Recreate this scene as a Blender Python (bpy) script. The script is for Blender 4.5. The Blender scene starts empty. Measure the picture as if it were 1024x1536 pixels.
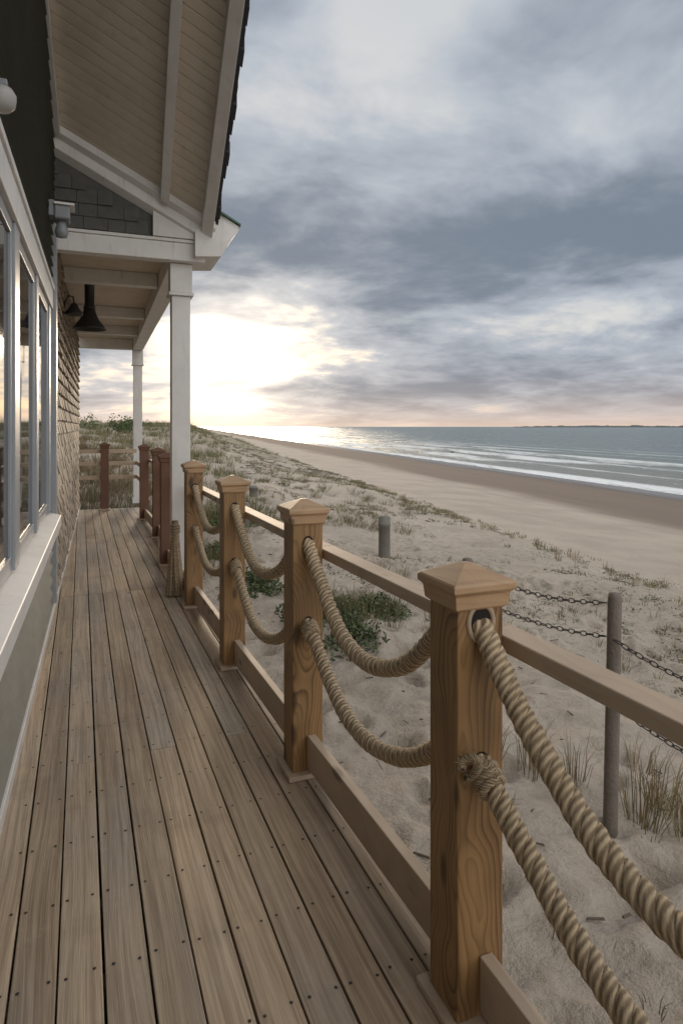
import bpy, bmesh, math, random
import numpy as np
from mathutils import Vector, Matrix
random.seed(7); rng=np.random.default_rng(7)
sc=bpy.context.scene
try:
    sc.view_settings.view_transform='Standard'; sc.view_settings.look='None'; sc.view_settings.exposure=0
except Exception: pass
COL=sc.collection
R=math.radians
# ------------------------------------------------------------------ helpers
def link(o,parent=None):
    COL.objects.link(o)
    if parent: o.parent=parent
    return o
def empty(name,loc=(0,0,0),rz=0):
    e=bpy.data.objects.new(name,None); e.location=loc; e.rotation_euler=(0,0,rz); e.empty_display_size=.2
    return link(e)
def mesh_obj(name,verts,faces,mat=None,parent=None,smooth=False,loc=None):
    m=bpy.data.meshes.new(name); m.from_pydata([tuple(v) for v in verts],[],[tuple(f) for f in faces]); m.update()
    if mat: m.materials.append(mat)
    if smooth: m.polygons.foreach_set('use_smooth',[True]*len(m.polygons))
    o=bpy.data.objects.new(name,m)
    if loc: o.location=loc
    return link(o,parent)
BF=[(0,3,2,1),(4,5,6,7),(0,1,5,4),(1,2,6,5),(2,3,7,6),(3,0,4,7)]
def bx(x0,x1,y0,y1,z0,z1):
    return [(x0,y0,z0),(x1,y0,z0),(x1,y1,z0),(x0,y1,z0),(x0,y0,z1),(x1,y0,z1),(x1,y1,z1),(x0,y1,z1)]
def boxes(name,lst,mat,parent=None,bevel=0,loc=None):
    V=[];F=[]
    for b in lst:
        n=len(V)
        V+= bx(*b) if not hasattr(b[0],'__len__') else list(b)
        F+=[tuple(i+n for i in f) for f in BF]
    o=mesh_obj(name,V,F,mat,parent,loc=loc)
    if bevel:
        md=o.modifiers.new('bevel','BEVEL'); md.width=bevel; md.segments=2; md.limit_method='ANGLE'
    return o
def lathe(name,prof,mat,parent=None,n=32,loc=(0,0,0),rot=None,smooth=True):
    V=[];F=[]
    for (r,z) in prof:
        for i in range(n):
            a=2*math.pi*i/n; V.append((r*math.cos(a),r*math.sin(a),z))
    for j in range(len(prof)-1):
        for i in range(n):
            F.append((j*n+i,j*n+(i+1)%n,(j+1)*n+(i+1)%n,(j+1)*n+i))
    o=mesh_obj(name,V,F,mat,parent,smooth,loc)
    if rot: o.rotation_euler=rot
    return o
def tube(name,pts,rad,mat,parent=None,n=8):
    V=[];F=[]; P=[Vector(p) for p in pts]
    for j,p in enumerate(P):
        t=(P[min(j+1,len(P)-1)]-P[max(j-1,0)]).normalized()
        a=t.cross(Vector((0,0,1)) if abs(t.z)<.9 else Vector((1,0,0))).normalized(); b=t.cross(a)
        rr=rad[j] if hasattr(rad,'__len__') else rad
        for i in range(n):
            an=2*math.pi*i/n; V.append(p+a*math.cos(an)*rr+b*math.sin(an)*rr)
    for j in range(len(P)-1):
        for i in range(n): F.append((j*n+i,j*n+(i+1)%n,(j+1)*n+(i+1)%n,(j+1)*n+i))
    F.append(tuple(range(n))); F.append(tuple(range((len(P)-1)*n,len(P)*n)))
    return mesh_obj(name,V,F,mat,parent,True)
class NT:
    def __init__(s,tree): s.t=tree; s.n=tree.nodes; s.l=tree.links
    def add(s,ty,**k):
        n=s.n.new(ty)
        for a,b in k.items(): setattr(n,a,b)
        return n
    def inp(s,sock,v):
        if v is None: return
        if isinstance(v,bpy.types.NodeSocket): s.l.new(v,sock)
        else:
            if sock.type in('RGBA',) and len(v)==3: v=(*v,1)
            sock.default_value=v
    def math(s,op,a,b=None,c=None,clamp=False):
        n=s.add('ShaderNodeMath',operation=op,use_clamp=clamp)
        s.inp(n.inputs[0],a); s.inp(n.inputs[1],b); s.inp(n.inputs[2],c); return n.outputs[0]
    def vmath(s,op,a,b=None,sc=None):
        n=s.add('ShaderNodeVectorMath',operation=op); s.inp(n.inputs[0],a); s.inp(n.inputs[1],b)
        if sc is not None: s.inp(n.inputs['Scale'],sc)
        return n.outputs['Value'] if op in('DOT_PRODUCT','LENGTH') else n.outputs['Vector']
    def noise(s,vec,scale,detail=4,rough=.55,dist=0,out='Fac'):
        n=s.add('ShaderNodeTexNoise'); s.inp(n.inputs['Vector'],vec); s.inp(n.inputs['Scale'],scale)
        n.inputs['Detail'].default_value=detail; n.inputs['Roughness'].default_value=rough; n.inputs['Distortion'].default_value=dist
        return n.outputs[out]
    def mix(s,f,a,b,mode='MIX'):
        n=s.add('ShaderNodeMix',data_type='RGBA',blend_type=mode)
        s.inp(n.inputs[0],f); s.inp(n.inputs[6],a); s.inp(n.inputs[7],b); return n.outputs[2]
    def ramp(s,f,stops,interp='LINEAR'):
        n=s.add('ShaderNodeValToRGB'); s.inp(n.inputs[0],f); r=n.color_ramp; r.interpolation=interp
        while len(r.elements)<len(stops): r.elements.new(.5)
        for e,(p,c) in zip(r.elements,stops):
            e.position=p; e.color=(c,c,c,1) if not hasattr(c,'__len__') else (*c,1)
        return n.outputs[0]
    def smooth(s,v,a,b,lo=0,hi=1):
        n=s.add('ShaderNodeMapRange',interpolation_type='SMOOTHSTEP'); s.inp(n.inputs[0],v)
        for i,q in zip((1,2,3,4),(a,b,lo,hi)): n.inputs[i].default_value=q
        return n.outputs[0]
    def scale(s,vec,v3,loc=(0,0,0),rot=(0,0,0)):
        n=s.add('ShaderNodeMapping'); s.inp(n.inputs[0],vec); n.inputs['Location'].default_value=loc
        n.inputs['Rotation'].default_value=rot; n.inputs['Scale'].default_value=v3; return n.outputs[0]
    def sep(s,vec):
        n=s.add('ShaderNodeSeparateXYZ'); s.inp(n.inputs[0],vec); return n.outputs
    def comb(s,x,y,z):
        n=s.add('ShaderNodeCombineXYZ'); s.inp(n.inputs[0],x); s.inp(n.inputs[1],y); s.inp(n.inputs[2],z); return n.outputs[0]
    def bump(s,h,strength,dist,normal=None):
        n=s.add('ShaderNodeBump'); s.inp(n.inputs['Height'],h); n.inputs['Strength'].default_value=strength
        n.inputs['Distance'].default_value=dist
        if normal is not None: s.l.new(normal,n.inputs['Normal'])
        return n.outputs[0]
def mat(name):
    m=bpy.data.materials.new(name); m.use_nodes=True; t=NT(m.node_tree); b=m.node_tree.nodes['Principled BSDF']
    return m,t,b
def simple(name,col,rough=.6,var=.15,scale=8,metal=0,bump=.0):
    m,t,b=mat(name); tc=t.add('ShaderNodeTexCoord').outputs['Object']
    n=t.noise(tc,scale,3,.6)
    c=t.mix(n,tuple(x*(1-var) for x in col),tuple(min(1,x*(1+var)) for x in col))
    t.inp(b.inputs['Base Color'],c); b.inputs['Roughness'].default_value=rough; b.inputs['Metallic'].default_value=metal
    if bump: t.l.new(t.bump(t.noise(tc,scale*8,2),bump,.01),b.inputs['Normal'])
    return m
# ------------------------------------------------------------------ materials
def wood_rings(name,light,dark,axis='Z',rough=.6,k=1.0,contrast=1.0):
    m,t,b=mat(name); tc=t.add('ShaderNodeTexCoord').outputs['Object']
    rnd=t.add('ShaderNodeObjectInfo').outputs['Random']
    off=t.vmath('SCALE',(3.1,1.7,9.0),sc=rnd)
    v=t.vmath('ADD',tc,off)
    sc3={'Z':(1,1,.10),'Y':(1,.10,1)}[axis]
    vs=t.scale(tc,sc3,loc=(.035,.05,.0))
    w=t.noise(t.scale(v,{'Z':(2.6,2.6,2.0),'Y':(2.2,1.6,2.2)}[axis]),1.0,2,.5,out='Color')
    w2=t.vmath('SCALE',t.vmath('SUBTRACT',w,(.5,.5,.5)),sc=.26)
    p=t.vmath('ADD',vs,w2); s=t.sep(p)
    a,c=(s[0],s[1]) if axis=='Z' else (s[0],s[2])
    rad=t.math('SQRT',t.math('ADD',t.math('POWER',a,2),t.math('POWER',c,2)))
    rr=t.math('MULTIPLY',rad,66*k)
    ring=t.math('FRACT',rr)
    ringc=t.ramp(ring,[(0,.15),(.5,.38),(.86,.95),(1,.15)])
    amp=t.smooth(t.noise(t.comb(rr,0,0),.37,1,.5),.3,.7,.35,1.0)
    fine=t.noise(t.scale(v,{'Z':(160,160,4),'Y':(160,4,160)}[axis]),1,3,.6)
    blot=t.noise(v,5,2,.5)
    f=t.math('ADD',t.math('MULTIPLY',t.math('MULTIPLY',ringc,amp),.80*contrast),t.math('MULTIPLY',fine,.40),clamp=True)
    col=t.mix(f,light,dark)
    col=t.mix(t.math('MULTIPLY',t.smooth(blot,.35,.75),.38),col,tuple(x*.75 for x in dark))
    vo=t.add('ShaderNodeTexVoronoi'); t.inp(vo.inputs['Vector'],t.scale(v,{'Z':(9,9,3.2),'Y':(9,3.2,9)}[axis])); vo.inputs['Scale'].default_value=1
    kn=t.smooth(vo.outputs['Distance'],.10,.22,1,0)
    col=t.mix(t.math('MULTIPLY',kn,.8),col,tuple(x*.35 for x in dark))
    t.inp(b.inputs['Base Color'],col); b.inputs['Roughness'].default_value=rough
    t.l.new(t.bump(f,.35,.002),b.inputs['Normal'])
    return m
M_post=wood_rings('post_wood',(.40,.232,.092),(.105,.052,.019),'Z',.52)
M_cap=wood_rings('cap_wood',(.53,.35,.20),(.29,.17,.086),'Y',.45,.6,.7)
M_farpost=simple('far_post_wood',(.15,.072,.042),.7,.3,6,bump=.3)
M_rail=wood_rings('rail_wood',(.55,.43,.315),(.37,.27,.185),'Y',.6,.35,.55)
def deck_mat():
    m,t,b=mat('deck_boards'); tc=t.add('ShaderNodeTexCoord').outputs['Object']
    g=t.add('ShaderNodeNewGeometry').outputs['Random Per Island']
    off=t.vmath('SCALE',(7.3,23.0,5.1),sc=g); v=t.vmath('ADD',tc,off)
    wob=t.noise(t.scale(v,(3,.8,3)),1,1,.5)
    s=t.sep(v)
    xx=t.math('ADD',s[0],t.math('MULTIPLY',wob,.07))
    v2=t.comb(xx,s[1],s[2])
    g1=t.noise(t.scale(v2,(62,1.1,62)),1,4,.68)
    g2=t.noise(t.scale(v2,(260,6,260)),1,2,.6)
    big=t.noise(t.scale(v,(1.6,.7,1.6)),1,3,.6)
    f=t.math('ADD',t.math('MULTIPLY',g1,.80),t.math('MULTIPLY',g2,.32))
    f=t.smooth(f,.35,.78)
    c=t.mix(f,(.57,.425,.285),(.285,.20,.125))
    grey=t.mix(f,(.47,.40,.32),(.25,.205,.16))
    c=t.mix(t.smooth(t.math('ADD',big,t.math('MULTIPLY',g,.34)),.48,.92),c,grey)
    bri=t.math('ADD',.78,t.math('MULTIPLY',t.math('FRACT',t.math('MULTIPLY',g,17.3)),.38))
    c=t.vmath('SCALE',c,sc=bri)
    vo=t.add('ShaderNodeTexVoronoi'); t.inp(vo.inputs['Vector'],t.scale(v,(5.5,1.7,1))); vo.inputs['Scale'].default_value=1
    k=t.smooth(vo.outputs['Distance'],.02,.09,1,0)
    c=t.mix(t.math('MULTIPLY',k,.65),c,(.08,.048,.03))
    st=t.smooth(t.noise(tc,2.3,4,.7),.50,.75)
    c=t.mix(t.math('MULTIPLY',st,.35),c,(.17,.13,.095))
    du=t.smooth(t.noise(tc,6.5,4,.75),.56,.74)
    c=t.mix(t.math('MULTIPLY',du,.22),c,(.52,.46,.38))
    t.inp(b.inputs['Base Color'],c)
    t.inp(b.inputs['Roughness'],t.smooth(big,.3,.7,.58,.80))
    b.inputs['Specular IOR Level'].default_value=.35
    t.l.new(t.bump(f,.4,.0028),b.inputs['Normal'])
    return m
M_deck=deck_mat()
M_nail=simple('nail_heads',(.022,.018,.014),.5)
def white(name,col,rough=.5):
    m,t,b=mat(name); tc=t.add('ShaderNodeTexCoord').outputs['Object']
    n=t.noise(tc,3,3,.65); n2=t.noise(t.scale(tc,(12,12,1.5)),1,3,.7)
    c=t.mix(t.smooth(n,.35,.75),col,tuple(x*.86 for x in col))
    c=t.mix(t.math('MULTIPLY',t.smooth(n2,.56,.8),.4),c,(.34,.29,.22))
    t.inp(b.inputs['Base Color'],c); b.inputs['Roughness'].default_value=rough
    return m
M_white=white('white_paint',(.73,.705,.67)); M_frame=white('window_frame_paint',(.33,.345,.36),.35)
M_soffit=white('beadboard_paint',(.64,.56,.455),.6)
M_green=simple('lap_siding_paint',(.10,.108,.09),.6,.25,4,bump=.15)
M_gable=simple('gable_shingle',(.105,.105,.092),.8,.35,14,bump=.4)
M_lower=simple('lower_wall_boards',(.24,.225,.185),.7,.25,5,bump=.2)
def shingle_mat():
    m,t,b=mat('cedar_shingles'); tc=t.add('ShaderNodeTexCoord').outputs['Object']
    g=t.add('ShaderNodeNewGeometry').outputs['Random Per Island']
    n=t.noise(t.scale(tc,(60,60,5)),1,3,.6)
    c=t.mix(n,(.42,.34,.25),(.22,.17,.125))
    c=t.vmath('SCALE',c,sc=t.math('ADD',.55,t.math('MULTIPLY',g,.7)))
    t.inp(b.inputs['Base Color'],c); b.inputs['Roughness'].default_value=.7
    t.l.new(t.bump(n,.4,.004),b.inputs['Normal']); return m
M_shing=shingle_mat()
M_roof=simple('asphalt_shingle',(.035,.035,.037),.85,.4,30,bump=.5)
M_metal=simple('dark_metal',(.018,.016,.015),.45,.2,10)
M_grey=simple('grey_fixture',(.22,.23,.24),.4,.15,10)
M_dgreen=simple('green_flashing',(.03,.11,.06),.4)
def glass():
    m,t,b=mat('window_glass'); b.inputs['Base Color'].default_value=(.012,.016,.02,1); b.inputs['Roughness'].default_value=.03
    b.inputs['Specular IOR Level'].default_value=.65; b.inputs['IOR'].default_value=1.5
    tc=t.add('ShaderNodeTexCoord').outputs['Object']; t.l.new(t.bump(t.noise(tc,2.5,1),.07,.02),b.inputs['Normal'])
    return m
M_glass=glass()
def rope_mat():
    m,t,b=mat('manila_rope'); uv=t.add('ShaderNodeTexCoord').outputs['UV']
    s=t.sep(uv)
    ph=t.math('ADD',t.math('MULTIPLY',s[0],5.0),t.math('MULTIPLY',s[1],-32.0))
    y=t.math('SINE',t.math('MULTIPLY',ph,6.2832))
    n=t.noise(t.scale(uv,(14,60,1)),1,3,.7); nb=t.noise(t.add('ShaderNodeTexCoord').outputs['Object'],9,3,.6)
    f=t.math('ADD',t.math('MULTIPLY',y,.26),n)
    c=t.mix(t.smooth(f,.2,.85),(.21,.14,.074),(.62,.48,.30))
    c=t.mix(t.math('MULTIPLY',nb,.35),c,(.42,.35,.265))
    t.inp(b.inputs['Base Color'],c); b.inputs['Roughness'].default_value=.85
    t.l.new(t.bump(f,1.0,.003),b.inputs['Normal']); return m
M_rope=rope_mat()
M_fuzz=simple('rope_fibre',(.55,.43,.27),.9)
def grass_mat(name,c1,c2,c3):
    m,t,b=mat(name); g=t.add('ShaderNodeNewGeometry').outputs['Random Per Island']
    c=t.ramp(g,[(0,c1),(.5,c2),(1,c3)])
    t.inp(b.inputs['Base Color'],c); b.inputs['Roughness'].default_value=.75
    return m
M_grass=grass_mat('dune_grass_blades',(.075,.10,.032),(.14,.135,.058),(.235,.165,.09))
M_russet=grass_mat('russet_grass_blades',(.12,.085,.04),(.20,.13,.07),(.10,.09,.035))
M_dry=grass_mat('dry_grass_blades',(.16,.12,.06),(.28,.21,.11),(.10,.11,.04))
M_leaf=grass_mat('beach_plant_leaves',(.035,.06,.022),(.07,.10,.035),(.12,.135,.055))
M_creep=grass_mat('creeping_plant_leaves',(.085,.09,.05),(.14,.13,.08),(.19,.16,.105))
# ------------------------------------------------------------------ camera
H=1.5
cam=bpy.data.cameras.new('camera'); co=link(bpy.data.objects.new('camera',cam)); sc.camera=co
co.location=(0,0,H); co.rotation_euler=(R(90),0,-R(22.3)); cam.lens=22.27; cam.sensor_width=36; cam.shift_y=-128/1536
cam.clip_start=.05; cam.clip_end=40000
# ------------------------------------------------------------------ value noise
def vnoise(x,y,seed=0):
    xi=np.floor(x).astype(np.int64); yi=np.floor(y).astype(np.int64); fx=x-xi; fy=y-yi
    fx=fx*fx*(3-2*fx); fy=fy*fy*(3-2*fy)
    def h(a,b):
        n=(a*374761393+b*668265263+seed*974634777)&0x7fffffff; n=((n^(n>>13))*1274126177)&0x7fffffff
        return ((n^(n>>16))&0xffff)/65535.
    return (h(xi,yi)*(1-fx)+h(xi+1,yi)*fx)*(1-fy)+(h(xi,yi+1)*(1-fx)+h(xi+1,yi+1)*fx)*fy-.5
def fbm(x,y,o=4,seed=0):
    s=0;a=1
    for i in range(o): s=s+a*vnoise(x*2**i,y*2**i,seed+i); a*=.5
    return s
def sstep(v,a,b):
    q=np.clip((v-a)/(b-a),0,1); return q*q*(3-2*q)
AL=R(9.1); ca,sa=math.cos(AL),math.sin(AL)
def st(x,y): return x*ca-y*sa, x*sa+y*ca
def xy(s,t): return s*ca+t*sa, -s*sa+t*ca
SEA=-2.6
prints=[(rng.uniform(1.1,6.5),rng.uniform(-1,11),rng.uniform(.05,.10),rng.uniform(.1,.17),rng.uniform(0,3.14),rng.uniform(.035,.075)) for _ in range(460)]
def height(x,y,fp=False):
    s,t=st(x,y)
    h=np.interp(s,[-60,-2,1.5,5,6.6,8.2,16,29,45,400],[.2,-.3,-.38,-.72,-.9,-1.25,-1.95,-2.62,-3.4,-6.0])
    edge=fbm(x*.35,y*.35,3,5)
    dm=sstep(s,8.5,5.5)
    h=h+dm*(.22*fbm(x*.45,y*.45,4,11)+.05*fbm(x*2.2,y*2.2,3,3))
    ridge=sstep(t,12.5,26)*sstep(s+edge*2,6.0,-3.5)
    h=h+ridge*(1.15+.9*fbm(x*.13,y*.13,4,21))
    h=h+sstep(t,18,60)*sstep(s,8,3)*(.55+.5*fbm(x*.2,y*.12,3,31))
    deckm=sstep(x,2.4,1.2)*sstep(y,13.6,12.6)*(s<30)
    h=np.where(deckm>0,h*(1-deckm)+np.minimum(h,-.4+.06*fbm(x*2,y*2,2,8))*deckm,h)
    h=h+ (1-dm)*.02*fbm(s*.6,t*.15,3,41)*sstep(s,28,20)
    if fp:
        for (px,py,a,b,th,dp) in prints:
            m=(np.abs(x-px)<.35)&(np.abs(y-py)<.35)
            if not m.any(): continue
            dx=x[m]-px; dy=y[m]-py; u=dx*math.cos(th)+dy*math.sin(th); v=-dx*math.sin(th)+dy*math.cos(th)
            q=(u/a)**2+(v/b)**2
            h[m]+= -dp*np.exp(-q*1.3)+dp*.45*np.exp(-((np.sqrt(q)-1.5)**2)*5)
        near=sstep(np.hypot(x,y),16,5)*dm
        h=h+near*(.04*fbm(x*6,y*6,3,51))
    return h
def axis(dense0,dense1,step,lo,hi,g=1.07):
    a=list(np.arange(dense0,dense1,step)); v=dense1; d=step
    while v<hi: a.append(v); d*=g; v+=d
    a.append(hi); v=dense0; d=step; b=[]
    while v>lo:
        d*=g; v-=d; b.append(max(v,lo))
    return np.array(sorted(set(b+a)))
S=axis(0.2,8.4,.034,-2500,420,1.06); T=axis(0.5,10,.038,-60,9000,1.045)
SS,TT=np.meshgrid(S,T); GX=SS*ca+TT*sa; GY=-SS*sa+TT*ca
GZ=height(GX,GY,True)
nS,nT=len(S),len(T)
idx=np.arange(nS*nT).reshape(nT,nS)
q=np.stack([idx[:-1,:-1],idx[:-1,1:],idx[1:,1:],idx[1:,:-1]],-1).reshape(-1,4)
def np_mesh(name,V,Q,mat,smooth=True):
    m=bpy.data.meshes.new(name); V=np.asarray(V,dtype=np.float32); Q=np.asarray(Q,dtype=np.int32); k=Q.shape[1]
    m.vertices.add(len(V)); m.vertices.foreach_set('co',V.ravel()); m.loops.add(Q.size); m.loops.foreach_set('vertex_index',Q.ravel())
    m.polygons.add(len(Q)); m.polygons.foreach_set('loop_start',np.arange(len(Q),dtype=np.int32)*k)
    try: m.polygons.foreach_set('loop_total',np.full(len(Q),k,dtype=np.int32))
    except Exception: pass
    m.update(calc_edges=True); m.validate()
    if smooth: m.polygons.foreach_set('use_smooth',np.ones(len(Q),dtype=bool))
    m.materials.append(mat); return link(bpy.data.objects.new(name,m))
def sand_mat():
    m,t,b=mat('sand'); pos=t.add('ShaderNodeNewGeometry').outputs['Position']; p=t.sep(pos)
    s=t.math('SUBTRACT',t.math('MULTIPLY',p[0],ca),t.math('MULTIPLY',p[1],sa))
    tt=t.math('ADD',t.math('MULTIPLY',p[0],sa),t.math('MULTIPLY',p[1],ca))
    stv=t.comb(s,tt,0)
    nb=t.noise(pos,.5,3,.6); nf=t.noise(pos,14,4,.7); ng=t.noise(pos,220,2,.6)
    dry=t.mix(t.smooth(nb,.35,.7),(.445,.38,.31),(.365,.31,.25))
    dry=t.mix(t.math('MULTIPLY',t.smooth(nf,.5,.75),.42),dry,(.23,.18,.135))
    dry=t.mix(t.math('MULTIPLY',t.smooth(ng,.52,.72),.35),dry,(.15,.11,.08))
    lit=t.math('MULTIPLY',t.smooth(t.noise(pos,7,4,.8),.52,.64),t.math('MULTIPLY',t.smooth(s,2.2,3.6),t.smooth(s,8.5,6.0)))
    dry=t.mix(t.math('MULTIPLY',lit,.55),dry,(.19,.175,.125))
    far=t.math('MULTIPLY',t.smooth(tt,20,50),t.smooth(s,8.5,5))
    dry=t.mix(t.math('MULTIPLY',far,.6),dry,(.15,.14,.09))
    nw=t.noise(t.scale(stv,(.25,.04,1)),1,3,.6)
    sw=t.math('ADD',s,t.math('MULTIPLY',t.math('SUBTRACT',nw,.5),6))
    damp=t.smooth(sw,14.0,17.5); wet=t.smooth(sw,23.5,27.0)
    streak=t.noise(t.scale(stv,(1.3,.05,1)),1,3,.6)
    dampc=t.mix(streak,(.185,.137,.102),(.115,.086,.065))
    c=t.mix(t.math('MULTIPLY',damp,.93),dry,dampc); c=t.mix(wet,c,(.085,.07,.058))
    t.inp(b.inputs['Base Color'],c)
    t.inp(b.inputs['Roughness'],t.math('SUBTRACT',.95,t.math('MULTIPLY',wet,.70)))
    hb=t.math('ADD',t.math('MULTIPLY',nf,1.0),t.math('MULTIPLY',ng,.12))
    bn=t.add('ShaderNodeBump'); t.inp(bn.inputs['Height'],hb); bn.inputs['Distance'].default_value=.04
    t.inp(bn.inputs['Strength'],t.math('SUBTRACT',.85,t.math('MULTIPLY',damp,.77))); t.l.new(bn.outputs[0],b.inputs['Normal'])
    return m
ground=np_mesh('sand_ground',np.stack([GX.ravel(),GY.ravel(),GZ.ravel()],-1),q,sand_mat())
# ------------------------------------------------------------------ sea
def sea_mat():
    m,t,b=mat('sea_water'); pos=t.add('ShaderNodeNewGeometry').outputs['Position']; p=t.sep(pos)
    s=t.math('SUBTRACT',t.math('MULTIPLY',p[0],ca),t.math('MULTIPLY',p[1],sa))
    tt=t.math('ADD',t.math('MULTIPLY',p[0],sa),t.math('MULTIPLY',p[1],ca))
    wv=t.noise(t.comb(t.math('MULTIPLY',s,.05),t.math('MULTIPLY',tt,.022),0),1,2,.5)
    s2=t.math('ADD',s,t.math('MULTIPLY',t.math('SUBTRACT',wv,.5),9))
    v2=t.comb(s2,t.math('MULTIPLY',tt,.16),0)
    n1=t.noise(v2,.55,5,.65); n2=t.noise(v2,2.6,3,.65)
    line=t.math('SINE',t.math('MULTIPLY',s2,.9))
    lm=t.math('ADD',t.math('MULTIPLY',line,.28),t.math('ADD',t.math('MULTIPLY',n1,.9),t.math('MULTIPLY',n2,.45)))
    seg_=t.noise(t.comb(t.math('MULTIPLY',s,.12),t.math('MULTIPLY',tt,.035),3.7),1,3,.6)
    near=t.smooth(s,85,38)
    lm=t.math('ADD',lm,t.math('MULTIPLY',t.math('SUBTRACT',seg_,.5),.8))
    f1=t.math('MULTIPLY',t.smooth(lm,.66,.95),near)
    n3=t.noise(t.comb(s,t.math('MULTIPLY',tt,.35),0),.28,5,.75)
    f2=t.math('MULTIPLY',t.smooth(n3,.60,.70),t.smooth(s,320,60))
    swash=t.smooth(t.math('ADD',s2,t.math('MULTIPLY',n2,2)),32.6,30.6)
    foam=t.math('MAXIMUM',t.math('MAXIMUM',t.math('MULTIPLY',f1,.85),t.math('MULTIPLY',f2,.55)),t.math('MULTIPLY',swash,t.smooth(n2,.38,.55)),clamp=True)
    shal=t.smooth(s,30,75)
    wc=t.mix(shal,(.22,.225,.19),(.12,.165,.165))
    t.inp(b.inputs['Base Color'],t.mix(foam,wc,(.85,.87,.87)))
    t.inp(b.inputs['Roughness'],t.math('ADD',.25,t.math('MULTIPLY',foam,.6)))
    b.inputs['IOR'].default_value=1.33
    hh=t.math('ADD',n1,t.math('MULTIPLY',t.noise(t.comb(s,t.math('MULTIPLY',tt,.4),0),1.6,4,.65),.5))
    t.l.new(t.bump(hh,.9,.9),b.inputs['Normal'])
    return m
ss=axis(24,70,.8,20,30000,1.12); ts=axis(0,120,3.0,-3000,30000,1.12)
A,B_=np.meshgrid(ss,ts); wx=A*ca+B_*sa; wy=-A*sa+B_*ca
wz=SEA+np.where((A>29)&(A<75),.14*np.sin(A*.9+4*vnoise(A*.05,B_*.022,3))*np.clip((A-29)/6,0,1)*np.clip((75-A)/30,0,1),0)
i2=np.arange(A.size).reshape(A.shape); q2=np.stack([i2[:-1,:-1],i2[:-1,1:],i2[1:,1:],i2[1:,:-1]],-1).reshape(-1,4)
np_mesh('sea_water',np.stack([wx.ravel(),wy.ravel(),wz.ravel()],-1),q2,sea_mat())
# far shore
m_far=simple('far_shore',(.16,.18,.18),.95,.2,.01)  # distance haze is put into this grey base colour
V=[];F=[]; n=260
for i in range(n):
    az=R(37.5+i*.11); D=3600; x,y=D*math.sin(az),D*math.cos(az)
    h=max(0,(2+7*min(1,i/40))*(.75+.9*float(vnoise(np.array(i*.23),np.array(.3),2))+.5*float(vnoise(np.array(i*1.1),np.array(2.3),4))))
    V+=[(x,y,SEA-1),(x,y,SEA+3+h),(x*1.05,y*1.05,SEA+3+h),(x*1.05,y*1.05,SEA-1)]
for i in range(n-1):
    for j in range(3): F.append((4*i+j,4*i+j+1,4*i+4+j+1,4*i+4+j))
mesh_obj('far_shore_hills',V,F,m_far)
# ------------------------------------------------------------------ vegetation
def grass(name,tufts,mat):
    P=[];Q=[];base=0
    for (x,y,z,n,h,sp,w) in tufts:
        a=rng.uniform(0,6.283,n); r=sp*.35*np.sqrt(rng.uniform(0,1,n)); bx_=x+r*np.cos(a); by=y+r*np.sin(a)
        hh=h*rng.uniform(.45,1.1,n); ln=rng.uniform(.1,.9,n)*sp; b2=a+rng.normal(0,.6,n)+.0
        dx=np.cos(b2)*ln+.12*h; dy=np.sin(b2)*ln
        wa=rng.uniform(0,3.14,n); wx_=np.cos(wa)*w; wy_=np.sin(wa)*w
        v=np.zeros((n,5,3))
        v[:,0]=np.stack([bx_-wx_,by-wy_,np.full(n,z-.02)],-1); v[:,1]=np.stack([bx_+wx_,by+wy_,np.full(n,z-.02)],-1)
        v[:,2]=np.stack([bx_+dx*.35-wx_*.8,by+dy*.35-wy_*.8,z+hh*.6],-1); v[:,3]=np.stack([bx_+dx*.35+wx_*.8,by+dy*.35+wy_*.8,z+hh*.6],-1)
        v[:,4]=np.stack([bx_+dx,by+dy,z+hh*rng.uniform(.75,1,n)],-1)
        P.append(v.reshape(-1,3)); k=base+np.arange(n)*5
        Q.append(np.stack([k,k+1,k+3],-1)); Q.append(np.stack([k,k+3,k+2],-1)); Q.append(np.stack([k+2,k+3,k+4],-1)); base+=5*n
    return np_mesh(name,np.concatenate(P),np.concatenate(Q),mat,False)
def leaves(name,clumps,mat):
    P=[];Q=[];base=0
    for (x,y,z,n,r,h,sz) in clumps:
        a=rng.uniform(0,6.283,n); rr=r*np.sqrt(rng.uniform(0,1,n)); lx=x+rr*np.cos(a)*rng.uniform(.7,1.2); ly=y+rr*np.sin(a)
        top=h*np.sqrt(np.clip(1-(rr/r)**2,0,1))*(.6+.8*(vnoise(lx*6,ly*6,9)+.5)); lz=z+top*rng.uniform(.15,1,n)
        c=np.stack([lx,ly,lz],-1)
        d=rng.normal(size=(n,3)); d[:,2]=np.abs(d[:,2])*.8; d/=np.linalg.norm(d,axis=1)[:,None]
        e=rng.normal(size=(n,3)); e-= (e*d).sum(1)[:,None]*d; e/=np.linalg.norm(e,axis=1)[:,None]
        L=(sz*rng.uniform(.6,1.3,n))[:,None]
        v=np.stack([c-d*L*.3,c+e*L*.32+d*L*.3,c+d*L,c-e*L*.32+d*L*.3],1)
        P.append(v.reshape(-1,3)); k=base+np.arange(n)*4; Q.append(np.stack([k,k+1,k+2,k+3],-1)); base+=4*n
    return np_mesh(name,np.concatenate(P),np.concatenate(Q),mat,False)
def hz(x,y): return float(height(np.array([x]),np.array([y]))[0])
tf=[]
cs=rng.uniform(-14,6.8,7500); ct=12.5+ (rng.uniform(0,1,7500)**2.0)*170
hx,hy=xy(cs,ct); hh_=height(hx,hy)
dn=fbm(hx*.25,hy*.25,3,77)
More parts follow.
